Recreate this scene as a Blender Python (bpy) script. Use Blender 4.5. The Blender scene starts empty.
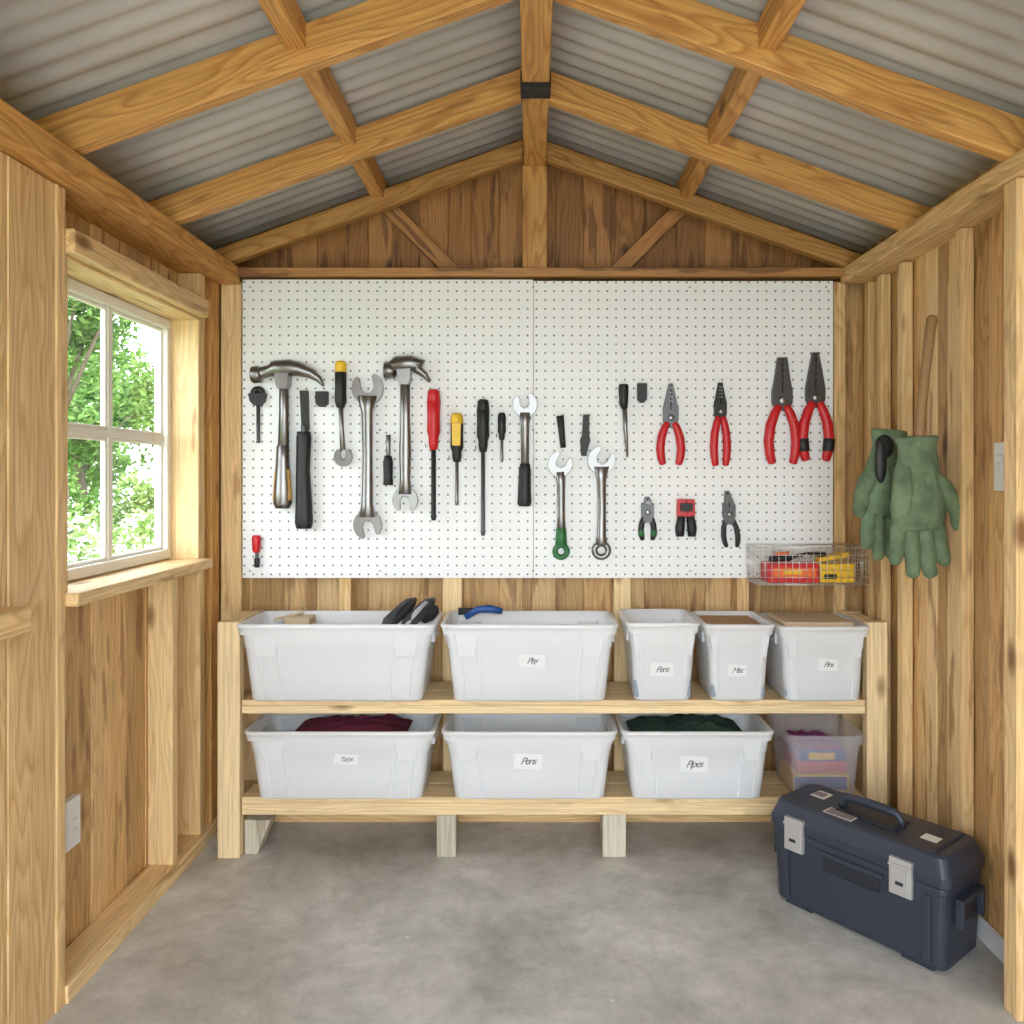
import bpy, bmesh, math, random
from mathutils import Vector, Matrix, noise
random.seed(7)
D=bpy.data; SC=bpy.context.scene; COL=SC.collection
H=1.45
# ------------------------------------------------------------------ materials
def newmat(name):
    m=D.materials.new(name); m.use_nodes=True
    nt=m.node_tree; b=nt.nodes['Principled BSDF']
    return m,nt,b
def N(nt,t,**k):
    n=nt.nodes.new(t)
    for a,v in k.items(): setattr(n,a,v)
    return n
def mixc(nt,fac,a,b,mode='MIX'):
    n=nt.nodes.new('ShaderNodeMix'); n.data_type='RGBA'; n.blend_type=mode
    for s,v in ((n.inputs[0],fac),(n.inputs[6],a),(n.inputs[7],b)):
        if isinstance(v,bpy.types.NodeSocket): nt.links.new(v,s)
        elif isinstance(v,(int,float)): s.default_value=v
        else: s.default_value=(*v,1)
    return n.outputs[2]
def ramp(nt,src,stops):
    r=nt.nodes.new('ShaderNodeValToRGB'); nt.links.new(src,r.inputs[0])
    e=r.color_ramp.elements
    while len(e)<len(stops): e.new(0.5)
    for i,(p,c) in enumerate(stops):
        e[i].position=p; e[i].color=(c,c,c,1) if isinstance(c,(int,float)) else (*c,1)
    return r.outputs[0]
def plain(name,col,rough=.5,metal=0,var=0.0,scale=30,bump=0.0,coat=0):
    m,nt,b=newmat(name)
    b.inputs['Base Color'].default_value=(*col,1); b.inputs['Roughness'].default_value=rough
    b.inputs['Metallic'].default_value=metal
    if var>0 or bump>0:
        tc=N(nt,'ShaderNodeTexCoord'); no=N(nt,'ShaderNodeTexNoise'); no.inputs['Scale'].default_value=scale
        no.inputs['Detail'].default_value=3
        nt.links.new(tc.outputs['Object'],no.inputs['Vector'])
    if var>0:
        c=mixc(nt,no.outputs[0],tuple(x*(1-var) for x in col),tuple(min(1,x*(1+var)) for x in col))
        nt.links.new(c,b.inputs['Base Color'])
    if bump>0:
        bp=N(nt,'ShaderNodeBump'); bp.inputs['Strength'].default_value=bump; bp.inputs['Distance'].default_value=.004
        nt.links.new(no.outputs[0],bp.inputs['Height']); nt.links.new(bp.outputs[0],b.inputs['Normal'])
    return m
def wood(name,light,mid,dark,blotch=.55,pale=(.8,.62,.36),rough=.55,ring=22,warp=.22,pth=.55,bs=.7,tlo=.68):
    m,nt,b=newmat(name); L=nt.links.new
    at=N(nt,'ShaderNodeAttribute'); at.attribute_name='gc'
    ti=N(nt,'ShaderNodeAttribute'); ti.attribute_name='tint'
    mp=N(nt,'ShaderNodeMapping'); mp.inputs['Scale'].default_value=(1,1,.16); L(at.outputs['Vector'],mp.inputs[0])
    n1=N(nt,'ShaderNodeTexNoise'); n1.inputs['Scale'].default_value=7; n1.inputs['Detail'].default_value=2; L(mp.outputs[0],n1.inputs[0])
    s1=N(nt,'ShaderNodeVectorMath',operation='SUBTRACT'); L(n1.outputs['Color'],s1.inputs[0]); s1.inputs[1].default_value=(.5,.5,.5)
    s2=N(nt,'ShaderNodeVectorMath',operation='SCALE'); L(s1.outputs[0],s2.inputs[0]); s2.inputs['Scale'].default_value=warp
    s3=N(nt,'ShaderNodeVectorMath',operation='ADD'); L(mp.outputs[0],s3.inputs[0]); L(s2.outputs[0],s3.inputs[1])
    m2=N(nt,'ShaderNodeMapping'); m2.inputs['Scale'].default_value=(1,1,0); L(s3.outputs[0],m2.inputs[0])
    w=N(nt,'ShaderNodeTexWave',wave_type='RINGS',rings_direction='Z',wave_profile='SAW'); w.inputs['Scale'].default_value=ring
    w.inputs['Distortion'].default_value=.0; w.inputs['Detail'].default_value=0; L(m2.outputs[0],w.inputs[0])
    g=ramp(nt,w.outputs['Fac'],[(0,.08),(.25,.6),(.75,1),(.9,.4),(1,.08)])
    m3=N(nt,'ShaderNodeMapping'); m3.inputs['Scale'].default_value=(150,150,4); L(at.outputs['Vector'],m3.inputs[0])
    n2=N(nt,'ShaderNodeTexNoise'); n2.inputs['Scale'].default_value=1; n2.inputs['Detail'].default_value=2; L(m3.outputs[0],n2.inputs[0])
    m4=N(nt,'ShaderNodeMapping'); m4.inputs['Scale'].default_value=(22,22,3.0); L(at.outputs['Vector'],m4.inputs[0])
    n3=N(nt,'ShaderNodeTexNoise'); n3.inputs['Scale'].default_value=1; n3.inputs['Detail'].default_value=3; L(m4.outputs[0],n3.inputs[0])
    bl=ramp(nt,n3.outputs[0],[(blotch,0),(blotch+.07,bs)])
    c=mixc(nt,g,mid,light)
    tr=ramp(nt,ti.outputs['Fac'],[(pth,0),(.95,.7)])
    c=mixc(nt,tr,c,pale)
    c=mixc(nt,bl,c,dark)
    fr=ramp(nt,n2.outputs[0],[(.3,.78),(.65,1.06)])
    c=mixc(nt,1.0,c,fr,'MULTIPLY')
    m5b=N(nt,'ShaderNodeMapping'); m5b.inputs['Scale'].default_value=(7,7,3.0); L(at.outputs['Vector'],m5b.inputs[0])
    vo=N(nt,'ShaderNodeTexVoronoi'); vo.inputs['Scale'].default_value=1; L(m5b.outputs[0],vo.inputs['Vector'])
    kn=ramp(nt,vo.outputs['Distance'],[(.06,1),(.10,.75),(.19,0)])
    sc_=N(nt,'ShaderNodeSeparateColor'); L(vo.outputs['Color'],sc_.inputs[0])
    ks=ramp(nt,sc_.outputs[0],[(.45,0),(.50,1)])
    km=N(nt,'ShaderNodeMath',operation='MULTIPLY'); L(kn,km.inputs[0]); L(ks,km.inputs[1])
    c=mixc(nt,km.outputs[0],c,tuple(x*.6 for x in dark))
    tb=ramp(nt,ti.outputs['Fac'],[(0,tlo),(.5,1.0),(1,1.06)])
    c=mixc(nt,1.0,c,tb,'MULTIPLY')
    L(c,b.inputs['Base Color']); b.inputs['Roughness'].default_value=rough
    return m
W_WALL=wood('wood_wall_planks',(.76,.48,.205),(.56,.31,.105),(.30,.13,.042),.57,pale=(.85,.63,.34))
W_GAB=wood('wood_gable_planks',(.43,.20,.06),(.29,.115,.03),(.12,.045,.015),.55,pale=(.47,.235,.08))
W_FRAME=wood('wood_frame_orange',(.69,.375,.11),(.46,.20,.045),(.29,.115,.03),.65,pale=(.75,.475,.185),ring=13,warp=.32,pth=.75)
W_STUD=wood('wood_stud_pine',(.81,.56,.27),(.62,.375,.145),(.38,.18,.065),.64,pale=(.87,.67,.37),ring=16,warp=.26)
W_SHELF=wood('wood_shelf_pine',(.83,.63,.35),(.71,.49,.24),(.45,.26,.11),.70,pale=(.87,.69,.41))
W_OLD=wood('wood_block_grey',(.60,.55,.42),(.48,.43,.32),(.3,.24,.16),.62,pale=(.62,.58,.46))

# ------------------------------------------------------------------ mesh builder
class MB:
    def __init__(s): s.v=[];s.f=[];s.m=[];s.gc=[];s.tn=[];s.mats=[];s.sm=[]
    def mi(s,mat):
        if mat not in s.mats: s.mats.append(mat)
        return s.mats.index(mat)
    def add(s,vs,fs,mat,smooth=False,gc=None,tint=.5):
        o=len(s.v); s.v+= [tuple(p) for p in vs]; k=s.mi(mat)
        s.gc+= gc if gc else [tuple(p) for p in vs]; s.tn+=[tint]*len(vs)
        for f in fs: s.f.append(tuple(i+o for i in f)); s.m.append(k); s.sm.append(smooth)
    def hexa(s,vs,mat,axis,tint=None):
        a=Vector(axis).normalized()
        u=Vector((1,0,0))
        if abs(a.z)<.99: u=a.cross(Vector((0,0,1))).normalized()
        w=a.cross(u)
        c=sum((Vector(p) for p in vs),Vector())/8
        ox,oy,oz=random.uniform(-.07,.07),random.choice([-1,1])*random.uniform(.01,.06),random.uniform(0,60)
        gc=[]
        for p in vs:
            q=Vector(p)-c; gc.append((q.dot(u)+ox,q.dot(w)+oy,q.dot(a)+oz))
        s.add(vs,[(0,3,2,1),(4,5,6,7),(0,1,5,4),(1,2,6,5),(2,3,7,6),(3,0,4,7)],mat,False,gc,random.random() if tint is None else tint)
    def box(s,x0,x1,y0,y1,z0,z1,mat,tint=None):
        d=[x1-x0,y1-y0,z1-z0]; ax=[(1,0,0),(0,1,0),(0,0,1)][d.index(max(d))]
        s.hexa([(x0,y0,z0),(x1,y0,z0),(x1,y1,z0),(x0,y1,z0),(x0,y0,z1),(x1,y0,z1),(x1,y1,z1),(x0,y1,z1)],mat,ax,tint)
    def beam(s,p0,p1,w,h,mat,side=(0,1,0),tint=None):
        p0=Vector(p0);p1=Vector(p1);a=(p1-p0).normalized();sd=Vector(side).normalized();up=a.cross(sd).normalized()
        vs=[]
        for p in (p0,p1):
            for i,j in ((-1,-1),(1,-1),(1,1),(-1,1)): vs.append(p+sd*w/2*i+up*h/2*j)
        s.hexa(vs,mat,a,tint)
    def tube(s,pts,mat,n=16,sq=1.0,nrm=None,closed=False,caps=True,smooth=True):
        P=[Vector(p) for p,r in pts]; R=[r for p,r in pts]; k=len(P)
        nr=Vector(nrm) if nrm else None
        vs=[];fs=[]
        prev=None
        for i in range(k):
            if closed: t=P[(i+1)%k]-P[i-1]
            else:
                t=(P[min(i+1,k-1)]-P[max(i-1,0)])
            if t.length<1e-9: t=Vector((0,0,1))
            t.normalize()
            if nr is not None: b=nr-t*nr.dot(t); 
            elif prev is not None: b=prev-t*prev.dot(t)
            else: b=t.orthogonal()
            if b.length<1e-6: b=t.orthogonal()
            b.normalize(); prev=b; c=t.cross(b)
            for j in range(n):
                a=2*math.pi*j/n
                vs.append(P[i]+c*math.cos(a)*R[i]+b*math.sin(a)*R[i]*sq)
        for i in range(k if closed else k-1):
            for j in range(n):
                a=i*n+j;b2=i*n+(j+1)%n;i2=(i+1)%k
                fs.append((a,b2,i2*n+(j+1)%n,i2*n+j))
        if not closed and caps:
            fs.append(tuple(reversed(range(n)))); fs.append(tuple((k-1)*n+j for j in range(n)))
        s.add(vs,fs,mat,smooth)
    def prism(s,poly,d,mat,smooth=False):
        n=len(poly); d=Vector(d)
        vs=[Vector(p) for p in poly]+[Vector(p)+d for p in poly]
        fs=[tuple(range(n)),tuple(reversed(range(n,2*n)))]+[(i,i+n,(i+1)%n+n,(i+1)%n) for i in range(n)]
        s.add(vs,fs,mat,smooth)
    def ball(s,c,r,mat,sc=(1,1,1),n=12):
        vs=[];fs=[];c=Vector(c)
        for i in range(1,n):
            th=math.pi*i/n
            for j in range(2*n):
                ph=math.pi*j/n
                vs.append(c+Vector((math.sin(th)*math.cos(ph)*r*sc[0],math.sin(th)*math.sin(ph)*r*sc[1],math.cos(th)*r*sc[2])))
        m=2*n
        for i in range(n-2):
            for j in range(m): fs.append((i*m+j,(i+1)*m+j,(i+1)*m+(j+1)%m,i*m+(j+1)%m))
        vs.append(c+Vector((0,0,r*sc[2]))); vs.append(c-Vector((0,0,r*sc[2])))
        t=len(vs)-2
        for j in range(m): fs.append((t,j,(j+1)%m)); fs.append((t+1,(n-2)*m+(j+1)%m,(n-2)*m+j))
        s.add(vs,fs,mat,True)
    def obj(s,name,bevel=0,parent=None,seg=1):
        me=D.meshes.new(name); me.from_pydata(s.v,[],s.f); 
        for mt in s.mats: me.materials.append(mt)
        me.polygons.foreach_set('material_index',s.m); me.polygons.foreach_set('use_smooth',s.sm)
        a=me.attributes.new('gc','FLOAT_VECTOR','POINT'); a.data.foreach_set('vector',[c for p in s.gc for c in p])
        a=me.attributes.new('tint','FLOAT','POINT'); a.data.foreach_set('value',s.tn)
        me.update()
        o=D.objects.new(name,me); COL.objects.link(o)
        if bevel>0:
            md=o.modifiers.new('bevel','BEVEL'); md.width=bevel; md.segments=seg; md.limit_method='ANGLE'; md.angle_limit=math.radians(40)
        if parent: o.parent=parent
        return o
def empty(name,loc=(0,0,0)):
    e=D.objects.new(name,None); COL.objects.link(e); e.location=loc; e.empty_display_size=.1; return e

# ------------------------------------------------------------------ room shell
Y0,YB=-0.8,3.42
XL,XR=-1.38,1.41           # plank faces
AP=2.757; SL=.359; RD=.10   # rafter underside apex, slope, depth
RC=.012                     # ridge centre
def under(x): return AP-SL*abs(x)
# floor
m,nt,b=newmat('concrete_floor'); L=nt.links.new
tc=N(nt,'ShaderNodeTexCoord'); n1=N(nt,'ShaderNodeTexNoise'); n1.inputs['Scale'].default_value=2.3; n1.inputs['Detail'].default_value=10; n1.inputs['Roughness'].default_value=.70; n1.inputs['Distortion'].default_value=.35
L(tc.outputs['Object'],n1.inputs[0])
n2=N(nt,'ShaderNodeTexNoise'); n2.inputs['Scale'].default_value=14; n2.inputs['Detail'].default_value=8; n2.inputs['Roughness'].default_value=.7; L(tc.outputs['Object'],n2.inputs[0])
c=ramp(nt,n1.outputs[0],[(.34,(.36,.35,.32)),(.46,(.48,.475,.44)),(.54,(.56,.55,.52)),(.66,(.69,.68,.65))])
f=ramp(nt,n2.outputs[0],[(.35,.84),(.5,.98),(.65,1.07)])
c=mixc(nt,1.0,c,f,'MULTIPLY')
vo=N(nt,'ShaderNodeTexVoronoi'); vo.inputs['Scale'].default_value=5; L(tc.outputs['Object'],vo.inputs['Vector'])
sp=ramp(nt,vo.outputs['Distance'],[(.02,.8),(.045,0)]); c=mixc(nt,sp,c,(.78,.77,.74))
v2=N(nt,'ShaderNodeTexVoronoi'); v2.inputs['Scale'].default_value=17; L(tc.outputs['Object'],v2.inputs['Vector'])
sp=ramp(nt,v2.outputs['Distance'],[(.03,.6),(.07,0)]); c=mixc(nt,sp,c,(.25,.24,.21))
L(c,b.inputs['Base Color']); 
rg=ramp(nt,n1.outputs[0],[(.35,.32),(.65,.55)]); L(rg,b.inputs['Roughness'])
bp=N(nt,'ShaderNodeBump'); bp.inputs['Strength'].default_value=.10; bp.inputs['Distance'].default_value=.004
L(n2.outputs[0],bp.inputs['Height']); L(bp.outputs[0],b.inputs['Normal']); CONC=m
mb=MB(); mb.box(-1.46,1.48,Y0-.3,3.5,-.08,0,CONC); mb.obj('floor')

# left wall with window opening
WY0,WY1,WZ0,WZ1=2.215,3.11,1.125,2.06
mb=MB(); y=Y0
while y<YB-.001:
    w=random.choice([.07,.09,.11,.13]); y1=min(y+w,YB+.02)
    j=random.uniform(0,.004)
    top=under(XL)+RD+.05
    ys=[y]+[c for c in (WY0,WY1) if y<c<y1]+[y1]; t=random.random()
    for a,bb in zip(ys,ys[1:]):
        if WY0-1e-4<=a and bb<=WY1+1e-4:
            mb.box(XL-.02-j,XL-j,a,bb,0,WZ0-.01,W_WALL,t); mb.box(XL-.02-j,XL-j,a,bb,WZ1+.01,top,W_WALL,t)
        else: mb.box(XL-.02-j,XL-j,a,bb,0,top,W_WALL,t)
    y=y1
for (a,bb,z0,z1) in ((Y0,WY0,0,2.38),(WY1,3.5,0,2.38),(WY0,WY1,0,WZ0-.03),(WY0,WY1,WZ1+.03,2.38)):
    mb.box(XL-.06,XL-.03,a,bb,z0,z1,W_WALL)
for a in (-.8,-.3,.3,.9,1.5):
    mb.box(XL,-1.29,a,a+.045,.05,2.23,W_STUD)
mb.box(XL,-1.285,1.80,1.955,.0,2.235,W_STUD,.45)
mb.box(XL,-1.283,1.96,2.15,.0,2.235,W_STUD,.42)
mb.box(XL,-1.278,2.152,2.192,.0,2.235,W_STUD,.6)
mb.box(XL,-1.29,2.87,2.915,.05,1.085,W_STUD,.8)
mb.box(XL,-1.29,3.11,3.155,.05,2.235,W_STUD,.6)
mb.box(XL,-1.29,3.22,3.30,.05,2.235,W_FRAME,.6)
mb.box(XL,-1.27,2.19,3.3,0,.05,W_STUD,.8)
mb.box(XL,-1.285,Y0,1.80,0,.05,W_STUD,.5)
mb.box(XL-.02,-1.205,Y0,3.31,2.237,2.305,W_FRAME,.62)
mb.box(-1.44,-1.29,3.095,3.11,WZ0,WZ1,W_STUD,.8)
mb.box(-1.44,-1.29,2.195,2.225,WZ0,WZ1,W_STUD,.7)
mb.box(-1.44,-1.29,2.225,3.11,WZ1-.012,WZ1,W_STUD,.7)
mb.obj('wall_left',.0025)
mb=MB(); mb.box(-1.46,-1.245,2.194,3.12,1.088,1.125,W_STUD,.7); mb.obj('trim_1',.004)
mb=MB(); mb.box(XL,-1.255,2.194,3.11,2.06,2.128,W_STUD,.6); mb.obj('trim_2',.004)
mb=MB(); mb.box(XL,-1.215,1.35,1.945,1.07,1.13,W_STUD,.55); mb.obj('trim_3',.004)

# window
CREAM=plain('window_cream_paint',(.82,.79,.71),.45)
m,nt,b=newmat('window_glass'); nt.nodes.remove(b)
g=N(nt,'ShaderNodeBsdfGlossy'); g.inputs['Roughness'].default_value=.02; t=N(nt,'ShaderNodeBsdfTransparent'); mx=N(nt,'ShaderNodeMixShader'); mx.inputs[0].default_value=.04
nt.links.new(t.outputs[0],mx.inputs[1]); nt.links.new(g.outputs[0],mx.inputs[2]); nt.links.new(mx.outputs[0],nt.nodes['Material Output'].inputs[0]); GLASS=m
win=empty('window_1',(-1.42,2.7,1.6))
mb=MB(); a0,a1,z0,z1=2.228,3.092,1.13,2.046; X0,X1=-1.445,-1.395
mb.box(X0,X1,a0,a1,z0,z0+.035,CREAM); mb.box(X0,X1,a0,a1,z1-.035,z1,CREAM)
mb.box(X0,X1,a0,a0+.03,z0+.035,z1-.035,CREAM); mb.box(X0,X1,a1-.03,a1,z0+.035,z1-.035,CREAM)
x0,x1=-1.435,-1.41; ym=2.675
mb.box(x0,x1,ym-.012,ym+.012,z0+.035,z1-.035,CREAM); mb.box(x0-.001,x1+.001,a0+.03,a1-.03,1.575,1.6,CREAM)
for q in (a0+.03,ym+.012):
    w=(ym-.012-a0-.03) if q<2.5 else a1-.03-ym-.012
    for zz in (z0+.035,1.6):
        hh=(1.575-z0-.035) if zz<1.5 else z1-.035-1.6
        e=.012
        mb.box(x0+.004,x1-.004,q,q+w,zz,zz+e,CREAM);mb.box(x0+.004,x1-.004,q,q+w,zz+hh-e,zz+hh,CREAM)
        mb.box(x0+.004,x1-.004,q,q+e,zz+e,zz+hh-e,CREAM);mb.box(x0+.004,x1-.004,q+w-e,q+w,zz+e,zz+hh-e,CREAM)
o=mb.obj('sash_frame',.002); o.parent=win; o.matrix_parent_inverse=Matrix.Translation(-win.location)
mb=MB(); mb.box(-1.424,-1.421,a0+.03,a1-.03,z0+.03,z1-.03,GLASS); o=mb.obj('glass_pane'); o.parent=win; o.matrix_parent_inverse=Matrix.Translation(-win.location)

# right wall
mb=MB(); y=Y0
while y<YB-.001:
    w=random.choice([.07,.10,.12,.15,.17]); y1=min(y+w,YB+.02); j=random.uniform(0,.006)
    mb.box(XR+j,XR+.025+j,y,y1,0,under(XR)+RD+.05,W_WALL); y=y1
mb.box(XR+.035,XR+.06,Y0,3.5,0,2.37,W_WALL)
for a,t in ((-.8,.5),(-.3,.5),(.3,.5),(.9,.5),(1.5,.5),(2.55,.7),(2.96,.8),(3.14,.65),(3.26,.55)):
    mb.box(1.372,XR,a,a+.045,0,2.24,W_STUD,t)
mb.box(1.285,XR,2.12,2.18,0,2.24,W_STUD,.7)
mb.box(1.275,XR+.03,Y0,3.31,2.242,2.30,W_STUD,.55)
mb.obj('wall_right',.0025)
WP=plain('white_trim_paint',(.75,.77,.8),.45)
mb=MB(); mb.box(1.396,1.409,2.19,2.545,0,.07,WP); mb.obj('baseboard_right',.003)

# back wall
mb=MB(); x=-1.40
while x<1.43:
    w=random.choice([.10,.12,.14]); x1=min(x+w,1.44)
    if x<0<x1: x1=0.0001
    j=random.uniform(0,.004)
    mb.box(x,x1,YB+j,YB+.02+j,0,2.29,W_WALL)
    zt=[under(q)+RD+.05 for q in (x,x1)]
    ya,yb=YB-.0+j,YB+.02+j
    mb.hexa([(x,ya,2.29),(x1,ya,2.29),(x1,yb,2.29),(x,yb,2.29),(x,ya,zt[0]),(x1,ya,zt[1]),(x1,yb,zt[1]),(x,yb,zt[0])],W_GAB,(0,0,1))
    x=x1
mb.box(-1.44,1.47,YB+.03,YB+.06,0,2.3,W_WALL)
for sx in (-1,1):
    xa,xb=sorted((0,sx*1.44)); za,zb=under(xa)+RD+.045,under(xb)+RD+.045
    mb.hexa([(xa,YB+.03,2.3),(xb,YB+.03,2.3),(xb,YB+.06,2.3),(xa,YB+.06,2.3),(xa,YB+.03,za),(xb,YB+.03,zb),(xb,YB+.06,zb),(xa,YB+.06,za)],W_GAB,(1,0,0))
for a,b2,t in ((-1.29,-1.205,.7),(-.37,-.29,.9),(.34,.41,.9),(-.8,-.75,.5),(.85,.9,.5),(1.25,1.30,.45)):
    mb.box(a,b2,3.315,YB,.05,2.25,W_STUD,t)
mb.box(-1.27,1.36,3.34,YB,0,.05,W_STUD,.6)
mb.box(-1.27,1.36,3.36,YB,.13,.17,W_STUD,.6)
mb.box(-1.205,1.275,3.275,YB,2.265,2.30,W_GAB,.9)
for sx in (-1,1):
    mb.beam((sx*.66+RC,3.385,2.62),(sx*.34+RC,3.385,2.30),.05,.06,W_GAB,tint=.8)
mb.box(-.04,.062,3.30,3.345,2.30,AP-.03,W_FRAME,.3)
mb.obj('wall_back',.0025)

# roof
m,nt,b=newmat('corrugated_metal'); L=nt.links.new
tc=N(nt,'ShaderNodeTexCoord'); n1=N(nt,'ShaderNodeTexNoise'); n1.inputs['Scale'].default_value=3; n1.inputs['Detail'].default_value=4; L(tc.outputs['Object'],n1.inputs[0])
c=ramp(nt,n1.outputs[0],[(.3,(.42,.41,.38)),(.7,(.56,.55,.52))]); L(c,b.inputs['Base Color']); b.inputs['Roughness'].default_value=.45; b.inputs['Metallic'].default_value=.15
METAL_R=m
step=.076/8; cnt=int((3.62-Y0+.15)/step)
mb=MB()
for sx in (-1,1):
    vs=[];fs=[]
    for i in range(cnt):
        yy=Y0-.15+i*step
        dz=.0055*math.cos(2*math.pi*i/8)
        if i%64<4: dz+=.006
        for xx in (0,.75,1.6): vs.append((sx*xx,yy,AP-SL*xx+RD+.052+dz))
    for i in range(cnt-1):
        for k in range(2): fs.append((i*3+k,i*3+k+1,i*3+k+4,i*3+k+3))
    mb.add(vs,fs,METAL_R,True)
mb.obj('ceiling')
rf=empty('roof_truss_frame',(0,0,2.3))
def child(o,p): o.parent=p; o.matrix_parent_inverse=Matrix.Translation(-p.location); return o
BLK=plain('black_metal',(.02,.02,.022),.45,.3)
mb=MB()
for yy,t,d in ((-.79,.5,RD),(-.28,.5,RD),(.35,.5,RD),(.95,.5,RD),(1.52,.4,RD),(2.13,.5,.115),(2.74,.6,.10),(3.26,.1,.075)):
    for sx in (-1,1):
        x0,x1=.035,1.405
        a,b2=yy,yy+.045
        if sx<0: x0,x1=1.385,.035
        mt=W_FRAME
        mb.hexa([(sx*x0,a,under(x0)),(sx*x1,a,under(x1)),(sx*x1,b2,under(x1)),(sx*x0,b2,under(x0)),
                 (sx*x0,a,under(x0)+d),(sx*x1,a,under(x1)+d),(sx*x1,b2,under(x1)+d),(sx*x0,b2,under(x0)+d)],mt,(1,0,-sx*SL),t)
child(mb.obj('rafters',.003),rf)
mb=MB(); mb.box(RC-.045,RC+.045,Y0,YB,AP-.03,AP+.12,W_FRAME,.45); child(mb.obj('ridge_beam',.003),rf)
mb=MB()
for sx in (-1,1):
    xx=.63; z=under(xx)+.092
    vs=[(sx*xx-.027,Y0,z-.04),(sx*xx+.027,Y0,z-.04),(sx*xx+.027,YB,z-.04),(sx*xx-.027,YB,z-.04),(sx*xx-.027,Y0,z+.04),(sx*xx+.027,Y0,z+.04),(sx*xx+.027,YB,z+.04),(sx*xx-.027,YB,z+.04)]
    mb.hexa(vs,W_FRAME,(0,1,0),.6)
child(mb.obj('purlins',.003),rf)
mb=MB(); mb.box(RC-.05,RC+.05,2.60,2.675,AP-.05,AP+.012,BLK); child(mb.obj('ridge_bracket',.003),rf)

# ------------------------------------------------------------------ exterior
GR=plain('grass_ground',(.13,.18,.06),.9,var=.4,scale=8)
PATH=plain('pale_paving',(.58,.57,.54),.85,var=.15,scale=6)
mb=MB(); mb.box(-30,30,-30,40,-.14,-.09,GR); mb.obj('ground')
mb=MB(); mb.box(-2.5,2.5,-6,Y0-.32,-.09,-.03,PATH); mb.obj('garden_path')
def leafmat(name,c1,c2):
    m,nt,b=newmat(name); L=nt.links.new; nt.nodes.remove(b)
    oi=N(nt,'ShaderNodeAttribute'); oi.attribute_name='tint'
    c=mixc(nt,oi.outputs['Fac'],c1,c2); d=N(nt,'ShaderNodeBsdfDiffuse'); L(c,d.inputs[0])
    t=N(nt,'ShaderNodeBsdfTranslucent'); L(c,t.inputs[0]); mx=N(nt,'ShaderNodeMixShader'); mx.inputs[0].default_value=.4
    L(d.outputs[0],mx.inputs[1]); L(t.outputs[0],mx.inputs[2]); L(mx.outputs[0],nt.nodes['Material Output'].inputs[0]); return m
LEAF=leafmat('tree_leaves',(.05,.12,.025),(.20,.32,.09)); LEAF2=leafmat('shrub_leaves',(.10,.19,.04),(.30,.40,.14)); FLOW=plain('white_blossom',(.8,.8,.76),.7)
BARK=plain('tree_bark',(.14,.10,.07),.9)
def foliage(mb,c,rad,n,size,mat,fl=0):
    cl=[]
    for i in range(26):
        d=Vector((random.gauss(0,1),random.gauss(0,1),random.gauss(0,1))).normalized()*random.uniform(.35,1)
        cl.append((Vector((c[0]+d.x*rad[0],c[1]+d.y*rad[1],c[2]+d.z*rad[2])),random.uniform(.22,.4)*min(rad)))
    for i in range(n):
        cc,r=random.choice(cl)
        p=cc+Vector((random.gauss(0,1),random.gauss(0,1),random.gauss(0,1))).normalized()*r*random.uniform(.6,1.1)
        u=Vector((random.gauss(0,1),random.gauss(0,1),random.gauss(0,.6))).normalized(); w=u.orthogonal().normalized()
        s=size*random.uniform(.6,1.3)
        mt=FLOW if random.random()<fl else mat
        mb.add([p-u*s,p+w*s*.45,p+u*s,p-w*s*.45],[(0,1,2,3)],mt,False,None,random.random())
def tree(name,x,y,hz,rad,n,size=.055,trunk=.09):
    mb=MB()
    mb.tube([((x,y,-.1),trunk*1.2),((x+.05,y,hz*.4),trunk),((x-.04,y,hz*.8),trunk*.7),((x,y,hz+.5),trunk*.3)],BARK,10)
    for k in range(6):
        a=k*1.05+.3; mb.tube([((x,y,hz*.6+k*.08),trunk*.45),((x+math.cos(a)*rad[0]*.4,y+math.sin(a)*rad[1]*.4,hz*.9),trunk*.28),((x+math.cos(a)*rad[0]*.8,y+math.sin(a)*rad[1]*.8,hz+.3),trunk*.1)],BARK,8)
    foliage(mb,(x,y,hz),rad,n,size,LEAF)
    mb.obj(name)
tree('garden_tree',-4.75,8.0,3.2,(.9,.9,.8),6000,.045,.06)
tree('garden_tree',-6.9,12.2,2.4,(1.3,1.1,1.3),7000,.06)
tree('garden_tree',-10.5,17.5,3.0,(2.2,2.2,2.4),7000,.10)
def shrub(name,x,y,rz,rad,n,mat,fl=0,size=.045):
    mb=MB()
    for k in range(5):
        a=k*1.3; mb.tube([((x+.03*math.cos(a),y+.03*math.sin(a),-.1),.02),((x+math.cos(a)*rad[0]*.6,y+math.sin(a)*rad[1]*.6,rz),.008)],BARK,6)
    foliage(mb,(x,y,rz),rad,n,size,mat,fl); mb.obj(name)
shrub('flowering_shrub',-3.7,6.4,.45,(.7,.6,.6),4500,LEAF2,.35,.035)
shrub('flowering_shrub',-3.3,7.4,.5,(.7,.7,.75),4500,LEAF2,.2,.035)
shrub('garden_bush',-6.4,9.9,.9,(1.4,.7,.9),6000,LEAF,0,.05)
shrub('garden_bush',-4.2,9.8,.7,(1.1,.7,.9),6000,LEAF2,0,.05)

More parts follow.
